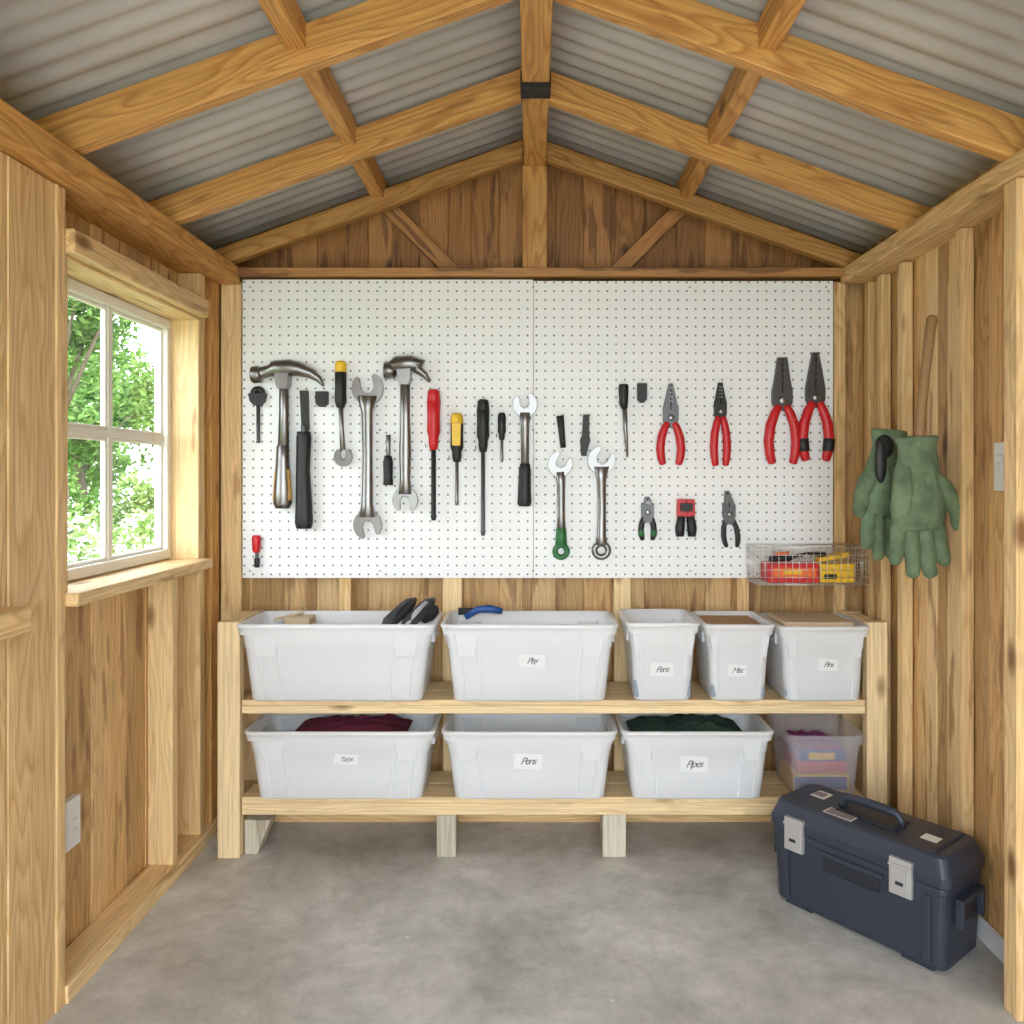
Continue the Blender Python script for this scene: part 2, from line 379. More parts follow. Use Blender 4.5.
# ------------------------------------------------------------------ pegboard
m,nt,b=newmat('pegboard_white'); L=nt.links.new
SP=.0365
tc=N(nt,'ShaderNodeTexCoord')
a=N(nt,'ShaderNodeVectorMath',operation='SCALE'); L(tc.outputs['Object'],a.inputs[0]); a.inputs['Scale'].default_value=1/SP
f=N(nt,'ShaderNodeVectorMath',operation='FRACTION'); L(a.outputs[0],f.inputs[0])
s=N(nt,'ShaderNodeVectorMath',operation='SUBTRACT'); L(f.outputs[0],s.inputs[0]); s.inputs[1].default_value=(.5,.5,.5)
mu=N(nt,'ShaderNodeVectorMath',operation='MULTIPLY'); L(s.outputs[0],mu.inputs[0]); mu.inputs[1].default_value=(1,0,1)
ln=N(nt,'ShaderNodeVectorMath',operation='LENGTH'); L(mu.outputs[0],ln.inputs[0])
hole=ramp(nt,ln.outputs['Value'],[(.09,1),(.13,0)])
c=mixc(nt,hole,(.86,.88,.88),(.14,.12,.10)); L(c,b.inputs['Base Color']); b.inputs['Roughness'].default_value=.45
PEG=m
PB=3.30; S=800/PB
def wx(px): return (px-532)/S
def wz(py): return H+(475-py)/S
pb=empty('pegboard',(0,PB,1.6))
mb=MB(); mb.box(wx(242.5),wx(533.2),PB,PB+.008,wz(578),wz(279.5),PEG); mb.box(wx(533.6),wx(833),PB,PB+.008,wz(578),wz(281),PEG)
child(mb.obj('hardboard_panel',.0008),pb)
SCREW=plain('screw_steel',(.35,.35,.35),.4,.8)
mb=MB()
for px in (250,380,533,690,826):
    for py in (287,430,571):
        p=Vector((wx(px),PB-.0005,wz(py))); mb.tube([(p,.004),(p+Vector((0,-.002,0)),.0035)],SCREW,10)
child(mb.obj('panel_screws'),pb)

# ------------------------------------------------------------------ tools
CHR=plain('tool_chrome',(.24,.235,.23),.3,.95)
STL=plain('tool_steel_dark',(.10,.10,.105),.38,.85)
RED=plain('tool_red_grip',(.56,.010,.016),.38)
YEL=plain('tool_yellow_grip',(.80,.50,.02),.4)
BK=plain('tool_black_rubber',(.010,.010,.011),.5)
GRN=plain('tool_green_paint',(.02,.15,.04),.45)
ORA=plain('tool_orange_grip',(.80,.16,.02),.45)
AMB=plain('hickory_grip',(.60,.36,.12),.4)
class Tool(MB):
    """parts laid out on the board: coordinates measured on the board surface"""
    def pt(s,px,py,off=0): return Vector((wx(px),PB-off/S-.0006,wz(py)))
    def t(s,pts,mat,n=14,sq=1.0,base=0):
        mr=max(p[2] for p in pts)*sq+base
        s.tube([(s.pt(x,y,mr),r/S) for x,y,r in pts],mat,n,sq,(0,-1,0))
    def p(s,poly,mat,th=4,off=.3): s.prism([s.pt(x,y,off) for x,y in poly],(0,-th/S,0),mat)
    def ring(s,cx,cy,R,r,mat,rx=1.0):
        s.tube([(s.pt(cx+R*math.cos(a)*rx,cy+R*math.sin(a),r),r/S) for a in [2*math.pi*i/24 for i in range(24)]],mat,10,1,(0,-1,0),closed=True)
    def openend(s,cx,cy,r,ang,mat,th=5,slot=.42):
        pts=[]; f0=36
        for i in range(25):
            a=math.radians(f0+(360-2*f0)*i/24); pts.append((r*math.cos(a)*1.05,r*math.sin(a)))
        w=slot*r
        pts+=[(r*.75,-w),(0,-w),(-.3*r,-w*.5),(-.3*r,w*.5),(0,w),(r*.75,w)]
        ca,sa=math.cos(math.radians(ang)),math.sin(math.radians(ang))
        s.p([(cx+x*ca-y*sa,cy-(x*sa+y*ca)) for x,y in pts],mat,th)
def screwdriver(name,px,hy0,hy1,hr,sy1,mat,cap=None,sr=1.6,shaft=None,dx=0):
    t=Tool(); cap=cap or mat; shaft=shaft or CHR
    Lh=hy1-hy0
    t.t([(px,hy0,hr*.55),(px,hy0+1.5,hr*.85),(px,hy0+Lh*.22,hr)],cap)
    t.t([(px,hy0+Lh*.2,hr),(px,hy0+Lh*.45,hr*.93),(px,hy0+Lh*.7,hr*.98),(px,hy0+Lh*.8,hr*.7),(px,hy0+Lh*.88,hr*.72),(px,hy1,hr*.55)],mat)
    for k in range(3):
        xx=px+(k-1)*hr*.55; t.t([(xx,hy0+Lh*.25,.7),(xx,hy0+Lh*.68,.7)],BK if mat is not BK else STL,6,base=hr*1.65-(.35*hr if k!=1 else 0))
    t.t([(px,hy1-2,sr),(px+dx,sy1-6,sr),(px+dx,sy1-4,sr*1.25),(px+dx,sy1,sr*.8)],shaft,10,base=hr-sr)
    t.tube([(t.pt(px-hr-1,hy1-3,0),.0018),(t.pt(px-hr-1,hy1-3,hr+1),.0018),(t.pt(px-hr-1,hy1-6,hr+3),.0018)],STL,6)
    return t.obj(name,.0004)
t=Tool(); t.ring(259,394,4.5,3.2,BK); t.p([(250,394),(268,394),(266,402),(262,406),(256,406),(252,402)],BK,6); t.t([(259,404,2),(259,440,1.6),(259,443,2.2)],STL,10); t.obj('hex_key_driver',.0004)
def hammer(name,fx0,cx,x1,yt,hyb,grip):
    t=Tool()
    t.t([(fx0,yt+14,7.4),(fx0+1,yt+14,8.4),(fx0+8,yt+13,8.4),(fx0+9.5,yt+12,6.2),(cx-13,yt+10,6),(cx-8,yt+8,8.5),(cx+6,yt+7,8.5),(cx+16,yt+8.5,6.8),(x1-12,yt+13,5),(x1-5,yt+18,3.3),(x1,yt+25,1.3)],CHR,16)
    t.p([(cx-8,yt+4),(cx+7,yt+4),(cx+6,yt+24),(cx+4,yt+28),(cx-4,yt+28),(cx-6,yt+24)],CHR,14,1)
    if grip:
        t.t([(cx,yt+18,4.6),(cx,yt+50,4.8),(cx-.5,yt+85,5.6)],CHR,14,.8,2)
        t.t([(cx-.5,yt+84,6.2),(cx-1,yt+98,6.4),(cx-1,yt+115,7.8),(cx-1,yt+130,9),(cx-1,hyb-5,9.2),(cx-1,hyb,7)],CHR,16,.75,1.2)
        t.t([(cx-1,yt+108,7.6),(cx-1,yt+132,9.6),(cx-1,hyb-8,9.7)],AMB,16,.6,2.6)
    else:
        t.t([(cx,yt+18,5),(cx,yt+60,4.8),(cx,yt+95,6),(cx,yt+120,5),(cx,yt+136,7)],CHR,14,.6,1)
        t.openend(cx,hyb-10,12.5,-90,CHR,6)
    return t.obj(name,.0005)
hammer('claw_hammer',255,286,326,362,508,True)
hammer('claw_hammer',386,406,431,358,510,False)
t=Tool(); t.p([(301,391),(309,391),(310,430),(303,430)],BK,5); t.t([(306,425,4),(306,440,3.5)],STL); t.t([(306,432,6.5),(306,438,7.5),(305,470,6.8),(306,505,8.3),(306,522,9),(306,528,7.5)],BK,16,.8); t.obj('pry_bar',.0005)
t=Tool(); t.p([(317,392),(329,392),(329,404),(326,407),(320,407),(317,404)],BK,7); t.obj('pegboard_clip',.0006)
t=Tool(); t.p([(637,384),(646,384),(646,400),(643,403),(640,403),(637,400)],BK,7); t.obj('pegboard_clip',.0006)
t=Tool(); t.t([(342,362,3.8),(342,364,5.6),(342,374,5.6)],YEL); t.t([(342,373,5.8),(342,390,5.6),(342,402,5.8),(342,408,4)],BK); t.t([(342,406,2.6),(343,430,2.2),(344,450,3)],CHR,10,1,2); t.openend(344,457,9,90,CHR,5,.3); t.obj('ratchet_driver',.0004)
def wrench(cx,y0,r0,a0,y1,r1,a1,wd,ringend=False):
    t=Tool(); t.openend(cx,y0,r0,a0,CHR,6)
    t.t([(cx,y0+r0*.5,wd*1.7),(cx,y0+r0*1.5,wd),(cx+.5,(y0+y1)/2,wd*.85),(cx,y1-r1*1.5,wd),(cx,y1-r1*.6,wd*1.4)],CHR,12,.6,1)
    if ringend: t.ring(cx,y1,r1*.72,r1*.32,CHR)
    else: t.openend(cx,y1,r1,a1,CHR,6)
    return t
wrench(368.5,389,15.5,100,525,14,-75,5.8).obj('open_end_wrench',.0006)
t=Tool(); t.t([(389,435,2.5),(389,448,2),(389,458,2.2)],CHR,10,1,1); t.t([(389,456,3.5),(389,462,5),(389,478,4.6),(389,485,5)],BK); t.obj('small_screwdriver',.0004)
screwdriver('red_screwdriver',434.5,390,450,6.8,520,RED,RED,2.4,BK)
ys_=screwdriver('yellow_screwdriver',457.5,414,462,6.6,505,BK,YEL,1.7)
t=Tool(); t.p([(453,424),(462,424),(461.5,446),(453.5,446)],YEL,1.2,12.6); t.obj('yellow_label').parent=ys_
screwdriver('black_screwdriver',483.5,400,452,6.4,535,BK,BK,2,STL)
screwdriver('small_screwdriver',502,413,440,4.2,462,BK,BK,1.4)
t=Tool(); t.openend(525,405,12,100,CHR,6,.38); t.t([(525,413,6),(525,425,4.3),(525,468,4)],CHR,12,.6,1); t.t([(525,464,4.8),(525,470,6),(524.5,490,6.4),(524.5,503,7),(524.5,506,5.5)],BK,14,.75); t.ring(528,418,1.8,1,STL); t.obj('adjustable_wrench',.0005)
t=Tool(); t.t([(560,416,3.8),(563,448,2.6)],BK,10); t.openend(560,464,12,60,CHR,6); t.t([(560,472,5.5),(561,485,4),(561,515,3.8),(561,532,4.6)],CHR,12,.6,1); t.t([(561,528,5),(561,545,6)],GRN,12,.6,1); t.ring(561,551,6,2.8,GRN); t.obj('combination_wrench',.0005)
t=Tool(); t.p([(583,415),(589,415),(589,435),(590,440),(586,456),(581,456),(580,440),(582,435)],BK,5); t.obj('nail_set_punch',.0006)
wrench(601,460,13.5,60,550,9.5,0,4.6,True).obj('combination_wrench',.0005)
t=Tool(); t.t([(623,385,4.5),(623,388,5),(623,404,4.4),(624,409,3)],BK); t.t([(624,407,2.6),(625,430,2.2),(627,457,1)],CHR,10,1,2); t.obj('scratch_awl',.0004)
t=Tool(); t.t([(258,535,3.5),(258,538,4.5),(258,549,4),(258,552,3)],RED); t.t([(258,551,1.8),(258,562,1.5)],STL,8,1,1.5); t.t([(258,558,3),(258,567,2.6)],BK,8); t.obj('precision_screwdriver',.0004)
def pliers(name,cx,top,piv,bot,sp,jw,jm,h1,h2=None,gr=5,lean=0,tipw=.25,collar=None):
    t=Tool(); h2=h2 or h1
    lx=lambda y:cx+lean*(y-piv)/(bot-piv)
    for sx,hm,th,of in ((-1,h1,5,.4),(1,h2,5,.9)):
        J=[(lx(top)+sx*.4,top),(lx(top)+sx*jw*tipw,top),(cx+sx*jw*.75,top+(piv-top)*.5),(cx+sx*jw,piv-9),(cx+sx*jw,piv+2),(cx+sx*jw*.55,piv+11),(cx-sx*jw*.3,piv+9),(cx-sx*jw*.3,piv-5),(cx+sx*.4,piv-8)]
        t.p(J,jm,th,of)
        hl=bot-piv
        P=[(cx+sx*jw*.35,piv+5,gr*.75),(lx(piv+hl*.2)+sx*sp*.6,piv+hl*.2,gr*.9),(lx(piv+hl*.4)+sx*sp*.95,piv+hl*.4,gr),(lx(piv+hl*.65)+sx*sp*1.1,piv+hl*.65,gr*1.02),(lx(piv+hl*.85)+sx*sp*1.0,piv+hl*.85,gr*.95),(lx(bot)+sx*sp*.82,bot-1,gr*.8),(lx(bot)+sx*sp*.8,bot,gr*.4)]
        t.t(P,hm,12,.8,1)
        if collar: t.t([(P[3][0],P[3][1],gr*1.1),(P[4][0],P[4][1],gr*1.1)],collar,12,.85,.8)
    t.tube([(t.pt(cx,piv,0),jw*.42/S),(t.pt(cx,piv,8),jw*.42/S),(t.pt(cx,piv,8.6),jw*.3/S)],CHR,14)
    for k in range(4):
        yy=top+4+k*(piv-top-12)/5; t.p([(lx(yy)-1.8,yy),(lx(yy)+1.8,yy),(lx(yy)+1.8,yy+1),(lx(yy)-1.8,yy+1)],STL if jm is CHR else CHR,.8,6)
    return t.obj(name,.0005)
pliers('long_nose_pliers',670,384,418,465,9.5,7.5,STL,RED,gr=4.2,tipw=.2)
pliers('long_nose_pliers',719.5,383,412,466,6,6,BK,RED,gr=4,tipw=.3)
pliers('slip_joint_pliers',781,358,401,464,12.5,10,STL,RED,gr=5,tipw=.45)
pliers('slip_joint_pliers',814,353,398,461,12,9.5,STL,RED,RED,gr=5.2,tipw=.3,collar=BK)
pliers('small_pliers',647,497,512,540,6,6,STL,BK,gr=2.8,tipw=.3,collar=GRN)
pliers('small_pliers',728,491,514,547,6.5,6,STL,BK,gr=2.6,lean=3,tipw=.3)
t=Tool()
for cx in (680.5,689.5):
    t.p([(cx-4,499),(cx+4,499),(cx+4.5,515),(cx+3,518),(cx-3,518),(cx-4.5,515)],RED,6); t.t([(cx,516,3.8),(cx+(cx-685)*.35,528,4.8),(cx+(cx-685)*.3,536,4)],BK)
t.p([(679,503),(691,503),(691,511),(679,511)],BK,3,6.3); t.obj('spring_clamp',.0006)

# wire basket
WIRE=plain('basket_wire',(.75,.74,.7),.35,.7)
bk=empty('wire_basket',(1.09,3.2,1.02))
mb=MB(); bx0,bx1,by0,by1,bz0,bz1=.885,1.318,3.13,3.292,1.02,1.165
def wire(a,b,r=.0013): mb.tube([(a,r),(b,r)],WIRE,5)
z=bz1
for a,b in (((bx0,by0,z),(bx1,by0,z)),((bx1,by0,z),(bx1,by1,z)),((bx0,by1,z),(bx1,by1,z)),((bx0,by0,z),(bx0,by1,z))): wire(a,b,.003)
nx=16
for i in range(nx+1):
    x=bx0+(bx1-bx0)*i/nx; wire((x,by0,bz0),(x,by0,bz1)); wire((x,by0,bz0),(x,by1,bz0)); wire((x,by1,bz0),(x,by1,bz1))
for i in range(1,5):
    z=bz0+(bz1-bz0)*i/5; wire((bx0,by0,z),(bx1,by0,z)); wire((bx0,by0,z),(bx0,by1,z)); wire((bx1,by0,z),(bx1,by1,z)); wire((bx0,by1,z),(bx1,by1,z))
for i in range(7):
    y=by0+(by1-by0)*i/6; wire((bx0,y,bz0),(bx1,y,bz0)); wire((bx0,y,bz0),(bx0,y,bz1)); wire((bx1,y,bz0),(bx1,y,bz1))
child(mb.obj('wire_mesh'),bk)
mb=MB()
mb.box(.93,1.13,3.15,3.25,1.026,1.10,RED); mb.box(.95,1.12,3.147,3.151,1.045,1.085,ORA)
child(mb.obj('staple_box',.004),bk)
mb=MB(); mb.box(1.135,1.27,3.15,3.25,1.026,1.10,YEL); mb.box(1.15,1.20,3.147,3.151,1.04,1.06,BK); mb.beam((1.14,3.2,1.112),(1.26,3.19,1.135),.05,.018,YEL)
child(mb.obj('screw_pack',.004),bk)
mb=MB(); mb.tube([((.95,3.2,1.115),.011),((1.03,3.2,1.118),.013),((1.05,3.2,1.125),.007),((1.1,3.2,1.135),.007),((1.17,3.19,1.132),.01)],BK,12); mb.tube([((.97,3.18,1.135),.007),((1.02,3.18,1.14),.008)],ORA,10); mb.box(.99,1.06,3.145,3.15,1.06,1.075,YEL); child(mb.obj('utility_knife'),bk)

# ------------------------------------------------------------------ shelf
sh=empty('storage_shelf',(0,3.2,0))
F=3.03; BKY=3.30
mb=MB()
ZT,ZB=.598,.23
def plank(z1,th,y0,y1,x0,x1,t): mb.box(x0,x1,y0,y1,z1-th,z1,W_SHELF,t)
for z in (ZT,ZB):
    th=.022
    yy=F+.0
    for k in range(2): plank(z,th,yy+k*.137,yy+k*.137+.134,-1.10,1.262,.6+.15*k)
mb.box(-1.10,1.262,F+.0,F+.035,ZT-.052,ZT-.0225,W_SHELF,.9)
mb.box(-1.10,1.262,F+.0,F+.035,ZB-.068,ZB-.0225,W_SHELF,.7)
mb.box(-1.10,1.262,BKY-.04,BKY,ZT-.062,ZT-.0225,W_SHELF,.6)
mb.box(-1.10,1.262,BKY-.04,BKY,ZB-.10,ZB-.0225,W_SHELF,.7)
for a,b2 in ((-1.19,-1.105),(1.267,1.345)):
    mb.box(a,b2,F-.005,F+.04,0,.893,W_SHELF,.85); mb.box(a,b2,BKY-.04,BKY,0,.893,W_SHELF,.6)
    for z in (ZT,ZB): mb.box(a+.02,b2-.02,F+.04,BKY-.04,z-.09,z-.022,W_SHELF)
    mb.box(a+.015,b2-.015,F+.04,BKY-.04,.85,.89,W_SHELF,.8)
child(mb.obj('shelf_frame',.002),sh)
mb=MB()
for a,b2 in ((-.362,-.288),(.268,.357)): mb.box(a,b2,F+.005,F+.10,0,ZB-.069,W_OLD)
mb.hexa([(-1.10,F+.03,0),(-1.05,F+.03,0),(-1.05,F+.12,0),(-1.10,F+.12,0),(-1.10,F+.03,ZB-.1),(-1.0,F+.03,ZB-.1),(-1.0,F+.12,ZB-.1),(-1.10,F+.12,ZB-.1)],W_OLD,(0,0,1),.8)
child(mb.obj('support_blocks',.002),sh)

# ------------------------------------------------------------------ totes
def totemat(name,col,fac_tr,clear):
    m,nt,b=newmat(name); L=nt.links.new
    b.inputs['Base Color'].default_value=(*col,1); b.inputs['Roughness'].default_value=.22
    t=N(nt,'ShaderNodeBsdfTranslucent'); t.inputs[0].default_value=(*col,1)
    mx=N(nt,'ShaderNodeMixShader'); mx.inputs[0].default_value=fac_tr; L(b.outputs[0],mx.inputs[1]); L(t.outputs[0],mx.inputs[2])
    out=mx
    if clear>0:
        tp=N(nt,'ShaderNodeBsdfTransparent'); m2=N(nt,'ShaderNodeMixShader'); m2.inputs[0].default_value=clear
        L(mx.outputs[0],m2.inputs[1]); L(tp.outputs[0],m2.inputs[2]); out=m2
    L(out.outputs[0],nt.nodes['Material Output'].inputs[0]); return m
TOTE=totemat('translucent_white_plastic',(.95,.97,.99),.16,.24)
CLEAR=totemat('clear_plastic',(.75,.74,.80),.1,.74)
LAB=plain('paper_label',(.80,.81,.82),.7); INK=plain('marker_ink',(.09,.09,.11),.6)
def rr(w,d,r,z,n=5):
    pts=[]
    for cx,cy,a0 in ((w/2-r,d/2-r,0),(-w/2+r,d/2-r,90),(-w/2+r,-d/2+r,180),(w/2-r,-d/2+r,270)):
        for i in range(n+1):
            a=math.radians(a0+90*i/n); pts.append((cx+r*math.cos(a),cy+r*math.sin(a),z))
    return pts
def tote(name,x0,x1,y0,y1,z0,z1,mat=TOTE,tap=.88,label=None,ribs=True):
    w,d,h=x1-x0,y1-y0,z1-z0; cx,cy=(x0+x1)/2,(y0+y1)/2
    e=empty(name,(cx,cy,z0)); mb=MB()
    tw=w*(1-tap); td=d*(1-tap)*.9
    def sz(f):
        return w-.03-tw*(1-f)*.8, d-.03-td*(1-f)*.8
    L=[]
    def lv(f,dx,r): 
        a,b=sz(f); L.append(rr(a+dx,b+dx,r,h*f))
    lv(0,-.02,.025); lv(.015,-.006,.03); lv(.03,0,.03); lv(.35,0,.032); lv(.68,0,.034); lv(.70,.006,.036); lv(.86,.006,.036)
    L.append(rr(w-.012,d-.012,.034,h*.865)); L.append(rr(w-.010,d-.010,.034,h*.90)); 
    L.append(rr(w-.004,d-.004,.035,h*.955)); L.append(rr(w+.004,d,.036,h*.96)); L.append(rr(w+.004,d,.036,h*.99)); L.append(rr(w-.006,d-.006,.034,h))
    L.append(rr(w-.026,d-.026,.03,h)); L.append(rr(w-.032,d-.032,.03,h*.985))
    a,b=sz(.7); L.append(rr(a-.004,b-.004,.03,h*.7)); a,b=sz(.03); L.append(rr(a-.006,b-.006,.028,h*.03))
    n=len(L[0]); vs=[p for l in L for p in l]; fs=[]
    for i in range(len(L)-1):
        for j in range(n): fs.append((i*n+j,i*n+(j+1)%n,(i+1)*n+(j+1)%n,(i+1)*n+j))
    fs.append(tuple(reversed(range(n)))); fs.append(tuple((len(L)-1)*n+j for j in range(n)))
    mb.add(vs,fs,mat,True)
    o=mb.obj('tub_body'); 
    md=o.modifiers.new('es','EDGE_SPLIT'); md.split_angle=math.radians(50); o.parent=e
    mb=MB()
    if ribs:
        for sy in (-1,1):
            for sx in (-1,1):
                for fx_ in ((.30,.40) if w>.5 else (.33,)):
                    P=[]
                    for f in (.04,.7):
                        a,b=sz(f); P.append(Vector((sx*(fx_*w-(1-f)*tw*.3),sy*(b/2),h*f)))
                    mb.beam(P[0],P[1],.010,.010,mat,side=(1,0,0))
                a,b=sz(.8)
                xa=sx*.29*w; xb=sx*.42*w; xa,xb=min(xa,xb),max(xa,xb)
                yo=sy*(d/2-.012); yi=sy*(b/2-.004)
                ya,yb=min(yo,yi),max(yo,yi); q=h*.58
                la=ya if sy>0 else yi-.006; lb=yb if sy<0 else yi+.006
                mb.hexa([(xa+.012,la,q),(xb-.012,la,q),(xb-.012,lb,q),(xa+.012,lb,q),(xa,ya,h*.87),(xb,ya,h*.87),(xb,yb,h*.87),(xa,yb,h*.87)],mat,(0,0,1))
        for sx in (-1,1):
            a,b=sz(.7); xo=sx*(w/2-.008); xi=sx*(a/2); q=sorted((xo,xi)); mb.box(q[0],q[1],-.07,.07,h*.72,h*.87,mat)
    if len(mb.v):
        o=mb.obj('ribs',.003,seg=2); o.parent=e
    if label:
        lx,lz,lw,lh,txt=label
        f=(lz-z0)/h; a,b=sz(f)
        mb=MB(); mb.box(-lw/2,lw/2,-.0008,0,-lh/2,lh/2,LAB)
        o=mb.obj('label'); o.parent=e; ang=math.atan(td*.4/h)
        o.location=(lx-cx,-b/2-.003,lz-z0); o.rotation_euler=(ang,.05,0)
        cu=D.curves.new('handwriting','FONT'); cu.body=txt; cu.size=lh*.64; cu.shear=.5; cu.extrude=.0002; cu.align_x='CENTER'; cu.align_y='CENTER'; cu.space_character=.8
        cu.materials.append(INK); to=D.objects.new('handwriting',cu); COL.objects.link(to); to.parent=e
        to.location=(lx-cx,-b/2-.0045,lz-z0); to.rotation_euler=(math.pi/2+ang,-.04,.0)
    return e
FR=2.975; RR=3.295
s2=800/FR
def fx(px): return (px-532)/s2
def fz(py): return H+(475-py)/s2
T1=fz(625); T2=fz(732.5)
tb1=tote('storage_tote',fx(234),fx(434),FR,RR,ZT,T1)
tb2=tote('storage_tote',fx(440),fx(619),FR,RR,ZT,T1,label=(fx(532),fz(662),.10,.05,'Play'))
tb3=tote('small_storage_tote',fx(627),fx(702),FR,RR,ZT,fz(623),tap=.84,label=(fx(663),fz(671),.085,.05,'Pens'))
tb4=tote('small_storage_tote',fx(705),fx(777),FR,RR,ZT,fz(625),tap=.84,label=(fx(739),fz(672),.07,.045,'Misc'))
tb5=tote('small_storage_tote',fx(780),fx(873),FR,RR,ZT,fz(627),label=(fx(830),fz(666),.075,.045,'Pins'))
tc1=tote('storage_tote',fx(242),fx(434),FR,RR,ZB,T2,label=(fx(345),fz(761),.09,.04,'Tarps'))
tc2=tote('storage_tote',fx(441),fx(618),FR,RR,ZB,T2,label=(fx(528),fz(763),.105,.06,'Pens'))
tc3=tote('storage_tote',fx(622),fx(776),FR,RR,ZB,T2,label=(fx(695),fz(766),.105,.06,'Pipes'))
tc4=tote('clear_storage_box',.955,1.255,2.98,3.29,ZB,.475,mat=CLEAR,tap=.85,ribs=False)
def at(e,o): o.parent=e; o.matrix_parent_inverse=Matrix.Translation(-e.location)
def cloth(name,c,r,mat,seed=0,par=None):
    mb=MB(); vs=[];fs=[];n=40
    for i in range(n):
        for j in range(n):
            u=-1+2*i/(n-1);v=-1+2*j/(n-1)
            fall=max(0,1-max(abs(u),abs(v))**4)
            z=noise.fractal(Vector((u*2.2+seed,v*2.2,seed)),1,2,4)*.6+abs(noise.noise(Vector((u*4,v*5+seed,3))))*.6
            vs.append((c[0]+u*r[0],c[1]+v*r[1],c[2]+r[2]*(fall*(.7+z*.7)-.9+0.2)))
    for i in range(n-1):
        for j in range(n-1): fs.append((i*n+j,(i+1)*n+j,(i+1)*n+j+1,i*n+j+1))
    mb.add(vs,fs,mat,True); o=mb.obj(name)
    if par: at(par,o)
    return o
MAR=plain('maroon_fabric',(.13,.015,.04),.9,var=.3,scale=80); DGR=plain('dark_green_fabric',(.02,.05,.035),.9,var=.3,scale=80)
WFAB=plain('pale_cloth',(.62,.60,.55),.9); GFAB=plain('grey_cloth',(.42,.43,.44),.9)
PUR=plain('purple_fabric',(.22,.04,.16),.8)
CARD=plain('cardboard',(.45,.27,.13),.8); CARD2=plain('pale_cardboard',(.62,.48,.31),.8)
SHOE=plain('rubber_shoe_black',(.025,.025,.03),.55); BLU=plain('blue_plastic',(.02,.09,.32),.4)
BGF=plain('blue_grey_contents',(.30,.36,.44),.8)
cloth('folded_cloths',((fx(235)+fx(434))/2,3.135,T1-.06),(.29,.11,.055),WFAB,2,tb1)
cloth('folded_cloths',((fx(441)+fx(618))/2,3.135,T1-.10),(.25,.11,.05),WFAB,5,tb2)
cloth('folded_cloths',((fx(244)+fx(431))/2-.1,3.135,T2-.09),(.2,.11,.07),GFAB,8,tc1)
cloth('maroon_garment',((fx(244)+fx(431))/2+.02,3.16,T2-.012),(.22,.09,.04),MAR,3,tc1)
cloth('folded_cloths',((fx(442)+fx(616))/2,3.135,T2-.11),(.24,.11,.05),WFAB,11,tc2)
cloth('green_tarp',((fx(623)+fx(775))/2-.02,3.15,T2-.01),(.22,.1,.045),DGR,6,tc3)
cloth('purple_textiles',(1.10,3.14,.42),(.11,.10,.05),PUR,9,tc4)
# stacked contents low inside the frosted tubs, showing faintly through the walls
for e_,pa,pb_,z0_,hh_ in ((tb3,627,702,ZT,.09),(tb4,705,777,ZT,.07),(tb5,780,873,ZT,.11),(tc1,290,400,ZB,.12),(tc3,640,740,ZB,.12),(tc2,470,560,ZB,.10),(tb1,270,345,ZT,.12),(tb2,480,560,ZT,.10)):
    mb=MB(); pad=.032 if pb_-pa<95 else .0
    mb.box(fx(pa)+pad,fx(pb_)-pad,FR+.035,RR-.045,z0_+.012,z0_+hh_,BGF,.5)
    at(e_,mb.obj('folded_stack',.012,seg=3))
mb=MB(); mb.box(.995,1.21,3.05,3.22,.24,.31,YEL); mb.box(1.0,1.2,3.045,3.05,.25,.30,BLU); mb.box(1.01,1.20,3.05,3.22,.315,.36,RED); mb.box(1.02,1.19,3.04,3.22,.362,.40,BLU); mb.box(1.05,1.15,3.036,3.041,.368,.395,YEL); at(tc4,mb.obj('puzzle_boxes',.003))
mb=MB(); mb.box(fx(705)+.03,fx(776)-.03,3.02,3.25,T1-.13,T1-.012,CARD,.5); at(tb4,mb.obj('cardboard_box',.003))
mb=MB(); mb.box(fx(780)+.035,fx(872)-.045,3.03,3.25,T1-.13,T1+.0,CARD2,.5); at(tb5,mb.obj('cardboard_box',.003))
cloth('packing_paper',(fx(663),3.13,T1-.07),(.09,.11,.05),WFAB,14,tb3)
mb=MB()
for k,(dx,rot) in enumerate(((0,.5),(.075,.35))):
    x=-.52+dx; 
    mb.tube([((x-.05,3.06,T1-.05),.022),((x-.03,3.09,T1-.01),.034),((x+.01,3.13,T1+.025),.036),((x+.035,3.17,T1+.05),.03),((x+.05,3.2,T1+.06),.014)],SHOE,14,.7)
    mb.tube([((x-.045,3.05,T1-.03),.010),((x+.0,3.10,T1+.03),.014),((x+.03,3.14,T1+.058),.012)],GFAB if k==1 else SHOE,10,.6)
mb.tube([((-.44,3.2,T1-.01),.03),((-.40,3.23,T1+.01),.035),((-.385,3.24,T1+.01),.02)],SHOE,12)
at(tb1,mb.obj('rubber_shoes'))
mb=MB(); mb.tube([((-.27,3.25,T1-.02),.012),((-.22,3.25,T1+.012),.014),((-.17,3.25,T1+.014),.016),((-.12,3.25,T1+.004),.012)],BLU,12); mb.tube([((-.3,3.27,T1-.0),.016),((-.24,3.27,T1+.005),.010)],SHOE,10); at(tb2,mb.obj('blue_hand_tool'))
mb=MB(); mb.box(-.98,-.88,3.16,3.26,T1-.04,T1-.01,CARD2); mb.beam((-1.03,3.2,T1-.02),(-.93,3.24,T1+.0),.03,.008,CARD2); at(tb1,mb.obj('wood_offcut',.002))

